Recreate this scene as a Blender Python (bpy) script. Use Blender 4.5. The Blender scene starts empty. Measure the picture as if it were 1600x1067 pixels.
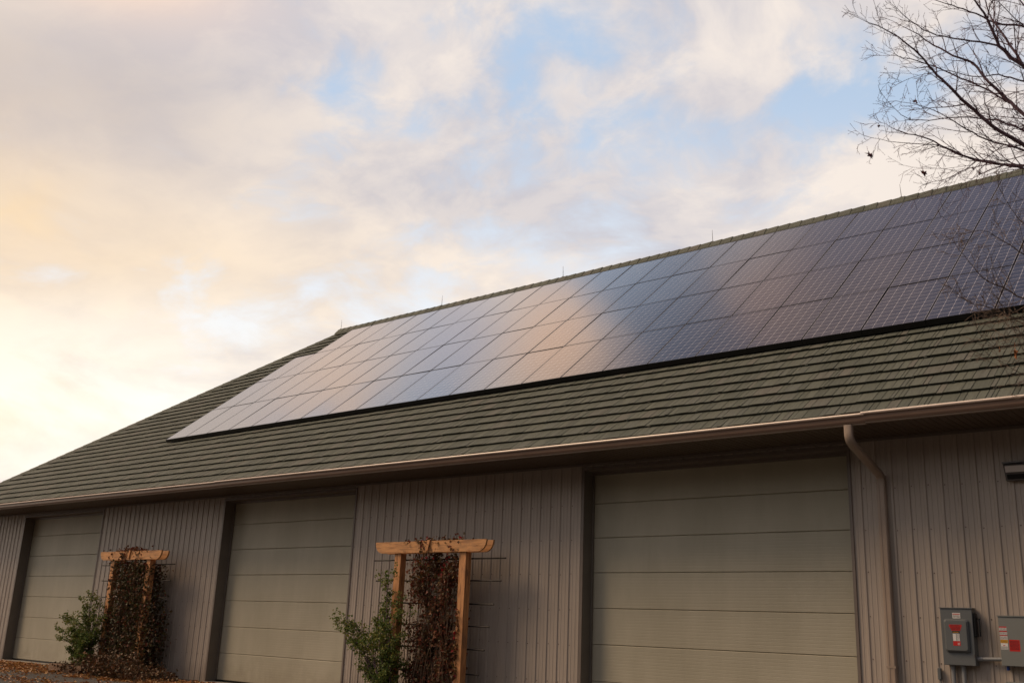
import bpy, math, random
from math import sin, cos, pi, radians, sqrt, atan2
from mathutils import Vector, Matrix, noise as mnoise

scene = bpy.context.scene
COL = scene.collection

# ------------------------------------------------------------------ camera
cam_d = bpy.data.cameras.new('camera')
cam = bpy.data.objects.new('camera', cam_d)
COL.objects.link(cam)
FW = Vector((-0.62471117, 0.73057622, 0.27567072))
RT = Vector((0.76678158, 0.64067715, 0.03973409))
UP = Vector((0.14758715, -0.23620156, 0.96043056))
CAM = Vector((0.0, -14.8148, 1.37))
M = Matrix((RT, UP, -FW)).transposed().to_4x4()
M.translation = CAM
cam.matrix_world = M
cam_d.sensor_width = 36
cam_d.lens = 35.566
cam_d.clip_end = 3000
cam_d.clip_start = 0.05
cam_d.dof.use_dof = True
cam_d.dof.focus_distance = 19.0
cam_d.dof.aperture_fstop = 2.8
scene.camera = cam

# ------------------------------------------------------------------ light
SUN_AZ, SUN_EL = -126.0, 47.0          # degrees from +Y towards +X
world = bpy.data.worlds.new('World')
scene.world = world
world.use_nodes = True


class NX:
    """tiny expression builder for shader nodes"""
    nt = None

    def __init__(self, s):
        self.s = s

    @staticmethod
    def _in(node, i, v):
        if isinstance(v, NX):
            NX.nt.links.new(v.s, node.inputs[i])
        else:
            node.inputs[i].default_value = v

    @staticmethod
    def m(op, *a, clamp=False):
        n = NX.nt.nodes.new('ShaderNodeMath')
        n.operation = op
        n.use_clamp = clamp
        for i, v in enumerate(a):
            NX._in(n, i, v)
        return NX(n.outputs[0])

    def __add__(self, o): return NX.m('ADD', self, o)
    __radd__ = __add__
    def __mul__(self, o): return NX.m('MULTIPLY', self, o)
    __rmul__ = __mul__
    def __sub__(self, o): return NX.m('SUBTRACT', self, o)
    def __rsub__(self, o): return NX.m('SUBTRACT', o, self)
    def __truediv__(self, o): return NX.m('DIVIDE', self, o)
    def abs(self): return NX.m('ABSOLUTE', self)


def sat(x): return NX.m('ADD', x, 0.0, clamp=True)


def smooth(x, a, b):
    n = NX.nt.nodes.new('ShaderNodeMapRange')
    n.interpolation_type = 'SMOOTHSTEP'
    NX._in(n, 0, x)
    n.inputs[1].default_value = a
    n.inputs[2].default_value = b
    return NX(n.outputs[0])


def gauss(A, E, a0, e0, sa, se):
    da = (A - a0) / sa
    de = (E - e0) / se
    return NX.m('EXPONENT', (da * da + de * de) * -1.0)


def mixc(f, a, b, blend='MIX'):
    n = NX.nt.nodes.new('ShaderNodeMix')
    n.data_type = 'RGBA'
    n.blend_type = blend
    NX._in(n, 0, f)
    for i, v in ((6, a), (7, b)):
        if isinstance(v, NX):
            NX.nt.links.new(v.s, n.inputs[i])
        else:
            n.inputs[i].default_value = (*v, 1)
    return NX(n.outputs[2])


def noise_n(vec, scale, detail=4, rough=0.5, dist=0.0, dims='3D', w=None):
    n = NX.nt.nodes.new('ShaderNodeTexNoise')
    n.noise_dimensions = dims
    if vec is not None:
        NX.nt.links.new(vec.s, n.inputs['Vector'])
    n.inputs['Scale'].default_value = scale
    n.inputs['Detail'].default_value = detail
    n.inputs['Roughness'].default_value = rough
    n.inputs['Distortion'].default_value = dist
    return n


def combine(x, y, z):
    n = NX.nt.nodes.new('ShaderNodeCombineXYZ')
    for i, v in enumerate((x, y, z)):
        NX._in(n, i, v)
    return NX(n.outputs[0])


def scalec(c, f):
    n = NX.nt.nodes.new('ShaderNodeVectorMath')
    n.operation = 'SCALE'
    NX.nt.links.new(c.s, n.inputs[0])
    NX._in(n, 3, f)
    return NX(n.outputs[0])


def build_world():
    nt = world.node_tree
    nt.nodes.clear()
    NX.nt = nt
    tc = nt.nodes.new('ShaderNodeTexCoord')
    sep = nt.nodes.new('ShaderNodeSeparateXYZ')
    nt.links.new(tc.outputs['Generated'], sep.inputs[0])
    x, y, z = (NX(sep.outputs[i]) for i in range(3))
    A = NX.m('ARCTAN2', x, y) * 57.29578
    E = NX.m('ARCSINE', z) * 57.29578
    zz = NX.m('MAXIMUM', z, 0.0) + 0.22
    p = combine(x / zz, y / zz, 0.37)
    warp = noise_n(p, 2.2, 3, 0.5)
    wv = nt.nodes.new('ShaderNodeVectorMath')
    wv.operation = 'MULTIPLY_ADD'
    nt.links.new(warp.outputs['Color'], wv.inputs[0])
    wv.inputs[1].default_value = (0.30, 0.30, 0)
    nt.links.new(p.s, wv.inputs[2])
    pw = NX(wv.outputs[0])
    n1 = NX(noise_n(pw, 4.6, 9, 0.56).outputs[0])       # cover
    n2 = NX(noise_n(pw, 3.1, 8, 0.52).outputs[0])        # light and shade in the cloud
    n3 = NX(noise_n(pw, 1.5, 4, 0.5).outputs[0])        # large patches
    n4 = NX(noise_n(pw, 9.0, 6, 0.6).outputs[0])         # small torn edges
    d3 = combine(x * 1.0, y * 1.0, z * 2.6)
    n5 = NX(noise_n(d3, 4.2, 6, 0.55, 0.4).outputs[0])   # long low banks
    # clear sky from the Sky Texture
    sky = nt.nodes.new('ShaderNodeTexSky')
    sky.sky_type = 'NISHITA'
    sky.sun_disc = False
    sky.sun_elevation = radians(SUN_EL)
    sky.sun_rotation = radians(SUN_AZ)
    sky.air_density = 1.0
    sky.dust_density = 1.2
    clear = mixc(0.8, NX(sky.outputs[0]), (5.6, 7.1, 9.1))
    clear = mixc(smooth(E, 31.0, 15.0) * 0.85, clear, (9.5, 9.6, 9.8))
    clear = mixc(smooth(E, 38.5, 50.0) * 0.88, clear, (1.35, 1.4, 2.0))
    # cover
    cover = 0.90 + (n1 - 0.5) * 3.2 + (n3 - 0.5) * 1.5 + (n4 - 0.5) * 1.7
    cover = cover - gauss(A, E, -30.5, 31.0, 9.0, 3.2) * 0.42
    cover = cover - gauss(A, E, -22.0, 27.5, 7.0, 3.6) * 0.62
    cover = cover - gauss(A, E, -38.5, 27.5, 5.0, 6.0) * 0.42
    cover = cover - gauss(A, E, -52.0, 29.5, 2.6, 2.6) * 0.6
    cover = cover - gauss(A, E, -62.5, 38.0, 3.2, 1.8) * 0.5
    cover = cover - gauss(A, E, -46.0, 44.0, 7.0, 3.5) * 0.2
    cover = cover + gauss(A, E, -16.0, 24.0, 6.5, 3.5) * 1.0
    cover = cover + gauss(A, E, -22.0, 19.0, 7.0, 4.0) * 0.7
    cover = cover + gauss(A, E, -72.0, 24.0, 16.0, 12.0) * 0.45
    cover = cover + gauss(A, E, -33.5, 30.2, 2.4, 1.5) * 0.5 + gauss(A, E, -27.3, 29.6, 3.6, 1.3) * 0.6
    cover = cover + gauss(A, E, -55.0, 43.0, 6.5, 3.4) * 0.9
    cov = smooth(cover, 0.0, 1.0)
    lightness = sat(smooth(n2, 0.38, 0.62) * 0.66 + smooth(n4, 0.38, 0.66) * 0.42 + smooth(E, 26.0, 14.0) * 0.22 - 0.12
                    + gauss(A, E, -16.0, 23.5, 8.0, 4.0) * 0.6
                    + gauss(A, E, -55.0, 43.0, 6.5, 3.6) * 0.9)
    cloud = mixc(lightness, (6.2, 6.0, 6.45), (9.5, 8.5, 7.7))
    # overhead clouds sit in their own shade
    n6 = NX(noise_n(d3, 5.0, 5, 0.5, 0.6).outputs[0])
    over = mixc(smooth(n6, 0.38, 0.62) * smooth(A, -27.0, -40.0), (1.35, 1.4, 2.15), (2.5, 1.95, 2.1))
    over = mixc(gauss(A, E, -41.0, 49.8, 5.0, 2.2) * 0.8, over, (5.2, 3.4, 2.9))
    over = mixc(gauss(A, E, -31.0, 53.5, 5.0, 2.0) * 0.5, over, (3.8, 2.7, 2.5))
    cloud = mixc(smooth(E, 42.5, 50.0) * 0.95, cloud, over)
    cloud = mixc(gauss(A, E, -54.3, 43.2, 5.0, 2.9) * 0.95, cloud, (13.0, 8.4, 5.8))
    cloud = mixc(gauss(A, E, -67.0, 33.6, 8.0, 3.1) * 0.85, cloud, (12.0, 8.4, 6.0))
    cloud = mixc(gauss(A, E, -59.5, 38.7, 5.5, 2.2) * 0.85, cloud, (6.2, 6.4, 7.9))
    # warm glow low in the west (left of the picture), pale towards the horizon
    wv_ = 0.55 + smooth(n5, 0.35, 0.65) * 0.45
    cloud = mixc(gauss(A, E, -74.0, 19.5, 13.0, 5.0) * wv_, cloud, (10.2, 7.1, 3.5))
    cloud = mixc(gauss(A, E, -58.0, 19.0, 14.0, 4.0) * 0.6, cloud, (9.9, 8.1, 6.1))
    cloud = mixc(gauss(A, E, -70.0, 26.8, 15.0, 4.0) * (0.45 + n4 * 0.6), cloud, (6.1, 5.3, 4.9))
    cloud = mixc(gauss(A, E, -72.0, 10.5, 9.0, 2.8) * 0.8, cloud, (10.6, 8.6, 4.8))
    col = mixc(cov, clear, cloud)
    hz = smooth(E, 19.5, 9.0) * sat(0.30 + smooth(n5, 0.38, 0.62) * 0.75)
    col = mixc(hz, col, (11.6, 11.0, 9.9))
    # brighter toward the low sun behind the barn's left end
    glow = gauss(A, E, -104.0, 12.0, 26.0, 14.0)
    col = mixc(glow * 0.6, col, (13.5, 9.6, 5.8))
    # the half of the sky away from the sunset is dimmer
    far = smooth(NX.m('COSINE', (A + 95.0) / 57.29578), 0.35, -0.8)
    col = mixc(far * 0.8, col, (1.9, 1.85, 2.1))
    bg = nt.nodes.new('ShaderNodeBackground')
    bg.inputs['Strength'].default_value = 0.1
    nt.links.new(col.s, bg.inputs['Color'])
    out = nt.nodes.new('ShaderNodeOutputWorld')
    nt.links.new(bg.outputs[0], out.inputs[0])


build_world()

sun_d = bpy.data.lights.new('sun', 'SUN')
sun_d.energy = 2.5
sun_d.angle = radians(28)
sun_d.color = (1.0, 0.72, 0.46)
sun = bpy.data.objects.new('sun', sun_d)
COL.objects.link(sun)
sdir = Vector((sin(radians(SUN_AZ)) * cos(radians(SUN_EL)), cos(radians(SUN_AZ)) * cos(radians(SUN_EL)), sin(radians(SUN_EL))))
sun.rotation_euler = sdir.to_track_quat('Z', 'Y').to_euler()
sun.location = (-20, -20, 20)

scene.view_settings.view_transform = 'Standard'
scene.view_settings.look = 'None'
scene.view_settings.exposure = 0.0
scene.view_settings.gamma = 1.0


# ------------------------------------------------------------------ helpers
class MB:
    def __init__(self):
        self.v = []
        self.f = []
        self.mi = []
        self.cur = 0

    def poly(self, pts):
        b = len(self.v)
        self.v += [tuple(p) for p in pts]
        self.f.append(tuple(range(b, b + len(pts))))
        self.mi.append(self.cur)

    def grid(self, rows, close=False):
        """rows: list of equal-length point lists"""
        b = len(self.v)
        n = len(rows[0])
        for r in rows:
            self.v += [tuple(p) for p in r]
        for i in range(len(rows) - 1):
            for j in range(n if close else n - 1):
                k = (j + 1) % n
                self.f.append((b + i * n + j, b + i * n + k, b + (i + 1) * n + k, b + (i + 1) * n + j))
                self.mi.append(self.cur)

    def box(self, x0, x1, y0, y1, z0, z1):
        b = len(self.v)
        self.v += [(x, y, z) for x in (x0, x1) for y in (y0, y1) for z in (z0, z1)]
        for q in ((0, 1, 3, 2), (4, 6, 7, 5), (0, 4, 5, 1), (2, 3, 7, 6), (0, 2, 6, 4), (1, 5, 7, 3)):
            self.f.append(tuple(b + i for i in q))
            self.mi.append(self.cur)

    def rbox(self, x0, x1, y0, y1, z0, z1, r):
        """box with edges chamfered by r"""
        self.prism([(x0 + r, z0), (x1 - r, z0), (x1, z0 + r), (x1, z1 - r), (x1 - r, z1), (x0 + r, z1), (x0, z1 - r), (x0, z0 + r)], y0 + r, y1)
        o = [(x0 + r, z0), (x1 - r, z0), (x1, z0 + r), (x1, z1 - r), (x1 - r, z1), (x0 + r, z1), (x0, z1 - r), (x0, z0 + r)]
        cx, cz = (x0 + x1) / 2, (z0 + z1) / 2
        w, h = (x1 - x0) / 2, (z1 - z0) / 2
        i = [(cx + (x - cx) * (w - r) / w, cz + (z - cz) * (h - r) / h) for x, z in o]
        self.grid([[(x, y0 + r, z) for x, z in o], [(x, y0, z) for x, z in i]], close=True)
        self.poly([(x, y0, z) for x, z in i])

    def prism(self, prof, y0, y1, caps=True):
        """prof in (x,z), extruded along y"""
        a = [(x, y0, z) for x, z in prof]
        c = [(x, y1, z) for x, z in prof]
        self.grid([a, c], close=True)
        if caps:
            self.poly(a)
            self.poly(c[::-1])

    def prismx(self, prof, x0, x1, caps=True):
        """prof in (y,z), extruded along x"""
        a = [(x0, y, z) for y, z in prof]
        c = [(x1, y, z) for y, z in prof]
        self.grid([a, c], close=True)
        if caps:
            self.poly(a)
            self.poly(c[::-1])

    def tube(self, pts, radii, n=5, cap=True):
        pts = [Vector(p) for p in pts]
        rows = []
        for i, p in enumerate(pts):
            d = (pts[min(i + 1, len(pts) - 1)] - pts[max(i - 1, 0)])
            if d.length < 1e-9:
                d = Vector((0, 0, 1))
            d.normalize()
            a = Vector((0, 0, 1)) if abs(d.z) < 0.9 else Vector((1, 0, 0))
            u = d.cross(a).normalized()
            w = d.cross(u)
            r = radii[i] if isinstance(radii, (list, tuple)) else radii
            rows.append([p + u * (r * cos(2 * pi * k / n)) + w * (r * sin(2 * pi * k / n)) for k in range(n)])
        self.grid(rows, close=True)
        if cap:
            self.poly(rows[0])
            self.poly(rows[-1][::-1])

    def mesh(self, name, mats, smoothf=False):
        me = bpy.data.meshes.new(name)
        me.from_pydata(self.v, [], self.f)
        for m in mats:
            me.materials.append(m)
        if len(mats) > 1:
            me.polygons.foreach_set('material_index', self.mi)
        if smoothf:
            me.polygons.foreach_set('use_smooth', [True] * len(self.f))
        me.update()
        return me


def link(name, data, parent=None, loc=None):
    o = bpy.data.objects.new(name, data)
    COL.objects.link(o)
    if parent is not None:
        o.parent = parent
    if loc is not None:
        o.location = loc
    return o


def obj(name, mb, mat, parent=None, loc=None, smoothf=False, kind=None):
    mats = mat if isinstance(mat, (list, tuple)) else [mat]
    o = link(name, mb.mesh(name, mats, smoothf), parent, loc)
    if kind:
        o['kind'] = kind
    return o


def tag(o, label, cat, group=None, kind=None):
    o['label'] = label
    o['category'] = cat
    if group:
        o['group'] = group
    if kind:
        o['kind'] = kind
    return o


def thing(name, label, cat, loc=(0, 0, 0), group=None):
    o = link(name, None, None, loc)
    o.empty_display_size = 0.2
    return tag(o, label, cat, group)


def wparent(o, parent):
    """parent an object whose mesh is in world coordinates"""
    o.parent = parent
    o.matrix_parent_inverse = Matrix.Translation(-Vector(parent.location))
    return o


# ------------------------------------------------------------------ materials
def new_mat(name):
    m = bpy.data.materials.new(name)
    m.use_nodes = True
    NX.nt = m.node_tree
    b = m.node_tree.nodes['Principled BSDF']
    return m, m.node_tree, b


def coord(kind='Object'):
    n = NX.nt.nodes.new('ShaderNodeTexCoord')
    return NX(n.outputs[kind])


def mapv(vec, sc):
    n = NX.nt.nodes.new('ShaderNodeMapping')
    NX.nt.links.new(vec.s, n.inputs[0])
    n.inputs['Scale'].default_value = sc
    return NX(n.outputs[0])


def bump(b, h, strength, dist=0.01):
    n = NX.nt.nodes.new('ShaderNodeBump')
    n.inputs['Strength'].default_value = strength
    n.inputs['Distance'].default_value = dist
    NX.nt.links.new(h.s, n.inputs['Height'])
    NX.nt.links.new(n.outputs[0], b.inputs['Normal'])


def setc(b, c):
    if isinstance(c, NX):
        NX.nt.links.new(c.s, b.inputs['Base Color'])
    else:
        b.inputs['Base Color'].default_value = (*c, 1)


def simple(name, c, rough=0.5, metal=0.0, var=0.15, scale=6.0, c2=None, bmp=0.0, stretch=(1, 1, 1), spec=0.5, bscale=None):
    m, nt, b = new_mat(name)
    v = mapv(coord(), stretch)
    n = NX(noise_n(v, scale, 6, 0.6).outputs[0])
    c2 = c2 or tuple(x * (1 - var) for x in c)
    setc(b, mixc(smooth(n, 0.3, 0.7), c2, c))
    b.inputs['Roughness'].default_value = rough
    b.inputs['Metallic'].default_value = metal
    b.inputs['Specular IOR Level'].default_value = spec
    if bmp:
        bump(b, NX(noise_n(v, bscale or scale * 6, 5, 0.65).outputs[0]), bmp, 0.006)
    return m


def geom_random():
    n = NX.nt.nodes.new('ShaderNodeNewGeometry')
    return NX(n.outputs['Random Per Island'])


def obj_random():
    n = NX.nt.nodes.new('ShaderNodeObjectInfo')
    return NX(n.outputs['Random'])


def ramp(f, stops, interp='LINEAR'):
    n = NX.nt.nodes.new('ShaderNodeValToRGB')
    n.color_ramp.interpolation = interp
    el = n.color_ramp.elements
    while len(el) < len(stops):
        el.new(0.5)
    for e, (p, c) in zip(el, stops):
        e.position = p
        e.color = (*c, 1)
    NX._in(n, 0, f)
    return NX(n.outputs[0])


def mat_tile():
    m, nt, b = new_mat('stone_coated_shake')
    r = NX.m('FRACT', geom_random() + obj_random() * 7.31)
    c = ramp(r, [(0.0, (0.084, 0.092, 0.073)), (0.3, (0.104, 0.112, 0.089)), (0.6, (0.121, 0.128, 0.102)),
                 (0.85, (0.108, 0.116, 0.098)), (1.0, (0.138, 0.132, 0.110))])
    v = coord()
    g = NX(noise_n(v, 190, 2, 0.7).outputs[0])
    st = NX(noise_n(mapv(v, (26, 2.2, 2.2)), 1.0, 5, 0.65).outputs[0])
    c = mixc(smooth(st, 0.35, 0.75) * 0.45, c, (0.045, 0.047, 0.036))
    c = mixc(0.75, c, ramp(g, [(0.25, (0.25, 0.25, 0.25)), (0.75, (0.78, 0.78, 0.78))]), 'OVERLAY')
    setc(b, c)
    b.inputs['Roughness'].default_value = 0.82
    b.inputs['Specular IOR Level'].default_value = 0.35
    bump(b, st * 1.0 + g * 0.5, 0.75, 0.008)
    return m


def mat_siding():
    m, nt, b = new_mat('ribbed_steel_siding')
    v = coord()
    n = NX(noise_n(mapv(v, (1.2, 1, 0.35)), 1.3, 5, 0.6).outputs[0])
    f = NX(noise_n(mapv(v, (9, 1, 0.6)), 1.4, 5, 0.6).outputs[0])
    c = mixc(smooth(n, 0.3, 0.7), (0.370, 0.312, 0.262), (0.425, 0.360, 0.305))
    c = mixc(smooth(f, 0.52, 0.8) * 0.28, c, (0.22, 0.175, 0.15))
    setc(b, c)
    sp = nt.nodes.new('ShaderNodeSeparateXYZ')
    nt.links.new(v.s, sp.inputs[0])
    zc = NX(sp.outputs[2])
    dn = NX(noise_n(v, 5.0, 6, 0.65).outputs[0])
    dirt = smooth(zc + (dn - 0.5) * 0.9, 0.55, -0.1)
    c = mixc(dirt * 0.45, c, (0.15, 0.115, 0.085))
    setc(b, c)
    b.inputs['Roughness'].default_value = 0.42
    wavy = NX(noise_n(mapv(v, (1.5, 1, 0.8)), 1.6, 3, 0.5).outputs[0])
    bump(b, wavy, 0.35, 0.012)
    return m


def mat_door():
    m, nt, b = new_mat('embossed_door_steel')
    v = coord()
    n = NX(noise_n(mapv(v, (0.9, 1, 0.35)), 1.2, 4, 0.6).outputs[0])
    g = NX(noise_n(mapv(v, (2.4, 1, 55)), 1.0, 5, 0.7).outputs[0])
    s = NX(noise_n(mapv(v, (5, 1, 0.7)), 0.9, 6, 0.6).outputs[0])
    c = mixc(smooth(n, 0.3, 0.7), (0.385, 0.352, 0.262), (0.455, 0.418, 0.320))
    c = mixc(smooth(s, 0.52, 0.78) * 0.16, c, (0.28, 0.25, 0.185))
    c = mixc(smooth(g, 0.55, 0.8) * 0.07, c, (0.25, 0.225, 0.165))
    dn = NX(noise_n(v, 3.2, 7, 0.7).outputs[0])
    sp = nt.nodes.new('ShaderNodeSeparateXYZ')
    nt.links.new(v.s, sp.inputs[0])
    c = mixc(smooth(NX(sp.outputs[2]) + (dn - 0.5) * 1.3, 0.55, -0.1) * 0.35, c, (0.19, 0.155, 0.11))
    c = mixc(smooth(dn, 0.62, 0.75) * 0.14, c, (0.22, 0.19, 0.14))
    setc(b, c)
    b.inputs['Roughness'].default_value = 0.5
    dent = NX(noise_n(mapv(v, (1.1, 1, 1.6)), 1.0, 2, 0.4).outputs[0])
    bump(b, g * 0.10 + dent * 1.2, 0.6, 0.010)
    return m


def mat_panel():
    """glass over a 6 x 11 grid of cells; object space metres, corner at the origin"""
    m, nt, b = new_mat('solar_glass')
    sep = nt.nodes.new('ShaderNodeSeparateXYZ')
    nt.links.new(coord().s, sep.inputs[0])
    x, y = NX(sep.outputs[0]), NX(sep.outputs[1])
    cw, chh = 0.1645, 0.1650
    u = (x - 0.0145) / cw
    w = (y - 0.0100) / chh
    fu = (NX.m('FRACT', u) - 0.5).abs()
    fw = (NX.m('FRACT', w) - 0.5).abs()
    lu = smooth(fu, 0.4760, 0.4860)
    lw = smooth(fw, 0.4740, 0.4850)
    corner = smooth(fu + fw, 0.9150, 0.9300)
    inside = smooth(x, 0.006, 0.012) * smooth(x, 1.010, 1.004) * smooth(y, 0.006, 0.012) * smooth(y, 1.829, 1.823)
    line = sat(lu * 0.75 + lw * 0.8 + corner) * inside
    cell = mixc(NX.m('FRACT', obj_random() * 3.7), (0.010, 0.011, 0.020), (0.014, 0.014, 0.022))
    dust = NX(noise_n(coord(), 2.5, 5, 0.6).outputs[0])
    grid_c = mixc(line, cell, (0.60, 0.57, 0.58))
    setc(b, mixc(smooth(dust, 0.35, 0.8) * 0.06 + smooth(y, 0.12, 0.0) * 0.08, grid_c, (0.42, 0.36, 0.30)))
    b.inputs['Roughness'].default_value = 0.16
    b.inputs['IOR'].default_value = 1.62
    b.inputs['Coat Weight'].default_value = 1.0
    b.inputs['Coat IOR'].default_value = 1.55
    b.inputs['Coat Roughness'].default_value = 0.09
    v = coord()
    bump(b, NX(noise_n(v, 1.1, 2, 0.5).outputs[0]), 0.08, 0.01)
    return m


def mat_wood(name, ca, cb, axis):
    m, nt, b = new_mat(name)
    sc = [14, 14, 14]
    sc[axis] = 0.9
    v = mapv(coord(), tuple(sc))
    n = noise_n(v, 1.6, 7, 0.65, 1.2)
    g = NX(n.outputs[0])
    c = ramp(g, [(0.30, tuple(x * 0.75 for x in cb)), (0.42, cb), (0.5, ca), (0.58, tuple(x * 1.25 for x in ca)), (0.66, cb), (0.75, tuple(x * 0.55 for x in ca))])
    st = NX(noise_n(coord(), 2.2, 4, 0.6).outputs[0])
    c = mixc(smooth(st, 0.48, 0.72) * 0.5, c, (0.17, 0.095, 0.055))
    setc(b, c)
    b.inputs['Roughness'].default_value = 0.62
    bump(b, g, 0.35, 0.004)
    return m


def mat_leaf(name, stops, trans=0.25, rough=0.55):
    m, nt, b = new_mat(name)
    r = geom_random()
    g = NX(noise_n(coord(), 1.8, 3, 0.5).outputs[0])
    c = ramp(NX.m('FRACT', r * 0.62 + g * 0.75), stops)
    setc(b, c)
    b.inputs['Roughness'].default_value = rough
    b.inputs['Specular IOR Level'].default_value = 0.35
    tr = nt.nodes.new('ShaderNodeBsdfTranslucent')
    nt.links.new(c.s, tr.inputs[0])
    mx = nt.nodes.new('ShaderNodeMixShader')
    mx.inputs[0].default_value = trans
    nt.links.new(b.outputs[0], mx.inputs[1])
    nt.links.new(tr.outputs[0], mx.inputs[2])
    nt.links.new(mx.outputs[0], nt.nodes['Material Output'].inputs[0])
    return m


def mat_ground():
    m, nt, b = new_mat('gravel_drive')
    v = coord()
    st = nt.nodes.new('ShaderNodeTexVoronoi')
    nt.links.new(v.s, st.inputs['Vector'])
    st.inputs['Scale'].default_value = 38
    col = NX(st.outputs['Color'])
    bw = nt.nodes.new('ShaderNodeRGBToBW')
    nt.links.new(col.s, bw.inputs[0])
    big = NX(noise_n(v, 0.35, 6, 0.6).outputs[0])
    c = ramp(NX(bw.outputs[0]), [(0.1, (0.035, 0.031, 0.028)), (0.5, (0.07, 0.062, 0.055)), (0.9, (0.14, 0.122, 0.105))])
    c = mixc(smooth(big, 0.4, 0.65) * 0.5, c, (0.045, 0.04, 0.036))
    setc(b, c)
    b.inputs['Roughness'].default_value = 0.9
    bump(b, NX(st.outputs['Distance']), 0.8, 0.02)
    return m


TILE = mat_tile()
SIDING = mat_siding()
DOOR = mat_door()
PANEL = mat_panel()
BLACKM = simple('black_anodised', (0.012, 0.012, 0.014), 0.35, 0.4, 0.2)
TRIM = simple('brown_trim_steel', (0.185, 0.150, 0.128), 0.45, 0, 0.12, 3.0)
JAMB = simple('door_jamb_steel', (0.17, 0.150, 0.125), 0.45, 0, 0.12, 3.0)
GUTTER = simple('brown_gutter_paint', (0.20, 0.128, 0.092), 0.30, 0, 0.14, 3.0, stretch=(0.4, 1, 1), bmp=0.02)
HEM_GLINT = simple('gutter_hem_highlight', (0.86, 0.71, 0.61), 0.3, 0, 0.1)  # bright sky highlight along the gutter lip, put into the colour
SPOUT = simple('brown_downspout_paint', (0.37, 0.285, 0.225), 0.32, 0, 0.14, 3.0, bmp=0.02)
SOFFIT = simple('brown_soffit', (0.115, 0.080, 0.055), 0.5, 0, 0.12, 4.0)
DARK = simple('dark_underlay', (0.02, 0.019, 0.018), 0.9)
WOODX = mat_wood('cedar_beam', (0.55, 0.275, 0.11), (0.40, 0.185, 0.07), 0)
WOODZ = mat_wood('cedar_post', (0.53, 0.25, 0.098), (0.36, 0.155, 0.06), 2)
OLDWOOD = mat_wood('weathered_timber', (0.20, 0.115, 0.065), (0.13, 0.075, 0.045), 0)
ROD = simple('rusty_rod', (0.018, 0.013, 0.011), 0.6, 0.3, 0.4, 30)
SCREW = simple('painted_screw', (0.10, 0.06, 0.045), 0.4, 0.2)
TWIG = simple('pale_low_twig', (0.21, 0.145, 0.105), 0.8, 0, 0.5, 9)
BOXG = simple('grey_enamel', (0.125, 0.135, 0.140), 0.38, 0, 0.08, 2.0, bmp=0.02)
BOXG2 = simple('pale_grey_enamel', (0.205, 0.215, 0.205), 0.38, 0, 0.08, 2.0, bmp=0.02)
PVC = simple('grey_conduit', (0.23, 0.235, 0.24), 0.4, 0, 0.15, 4)
WHITE = simple('white_label', (0.72, 0.70, 0.68), 0.4, 0, 0.08)
RED = simple('red_label', (0.52, 0.02, 0.018), 0.4, 0, 0.1)
ORANGE = simple('amber_label', (0.72, 0.36, 0.03), 0.4, 0, 0.1)
BLACKL = simple('black_print', (0.012, 0.012, 0.012), 0.5)
BLUE = simple('blue_plastic', (0.03, 0.07, 0.30), 0.4)
CONC = simple('concrete_sill', (0.30, 0.27, 0.24), 0.85, 0, 0.3, 5, bmp=0.3)
GLASSW = simple('frosted_lens', (0.62, 0.56, 0.52), 0.18, 0, 0.1)
GREYM = simple('grey_cast_metal', (0.13, 0.12, 0.115), 0.4, 0.3)
BARK = simple('grey_brown_bark', (0.18, 0.105, 0.13), 0.85, 0, 0.45, 14, bmp=0.4)
STEM = simple('dry_vine_stem', (0.15, 0.09, 0.055), 0.8, 0, 0.5, 9)
VINE_L = mat_leaf('red_vine_leaf', [(0.0, (0.50, 0.020, 0.03)), (0.34, (0.30, 0.018, 0.024)), (0.42, (0.12, 0.045, 0.022)),
                                    (0.6, (0.075, 0.055, 0.020)), (0.78, (0.20, 0.115, 0.035)), (1.0, (0.20, 0.03, 0.03))])
VINE_B = mat_leaf('brown_vine_leaf', [(0.0, (0.085, 0.035, 0.022)), (0.25, (0.17, 0.075, 0.035)), (0.5, (0.085, 0.070, 0.025)),
                                      (0.72, (0.17, 0.035, 0.020)), (1.0, (0.21, 0.105, 0.05))])
VINE_D = mat_leaf('dark_vine_leaf', [(0.0, (0.060, 0.030, 0.016)), (0.3, (0.095, 0.068, 0.026)), (0.55, (0.055, 0.065, 0.022)),
                                     (0.8, (0.085, 0.032, 0.016)), (1.0, (0.15, 0.10, 0.04))])
GREEN_L = mat_leaf('green_shrub_leaf', [(0.0, (0.040, 0.080, 0.020)), (0.35, (0.080, 0.135, 0.030)), (0.7, (0.150, 0.200, 0.045)),
                                        (1.0, (0.26, 0.22, 0.05))], 0.35)
FALL_L = mat_leaf('fallen_leaf', [(0.0, (0.30, 0.12, 0.035)), (0.35, (0.42, 0.19, 0.05)), (0.65, (0.24, 0.085, 0.03)),
                                  (0.85, (0.50, 0.28, 0.09)), (1.0, (0.18, 0.08, 0.04))], 0.15)
DRY_L = mat_leaf('dry_plant_leaf', [(0.0, (0.07, 0.03, 0.018)), (0.4, (0.13, 0.05, 0.022)), (0.7, (0.06, 0.045, 0.018)),
                                    (1.0, (0.22, 0.10, 0.04))], 0.15)
CLING_L = simple('clinging_leaf_red', (0.10, 0.018, 0.018), 0.6)
CLING_O = simple('clinging_leaf_orange', (0.40, 0.13, 0.03), 0.6)
GROUND = mat_ground()

# ------------------------------------------------------------------ setting
g = MB()
N = 24
xs = [-900 + 1800 * i / N for i in range(N + 1)]
g.grid([[(x, y, -0.06) for y in xs] for x in xs])
obj('ground', g, GROUND, kind='structure')

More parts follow.
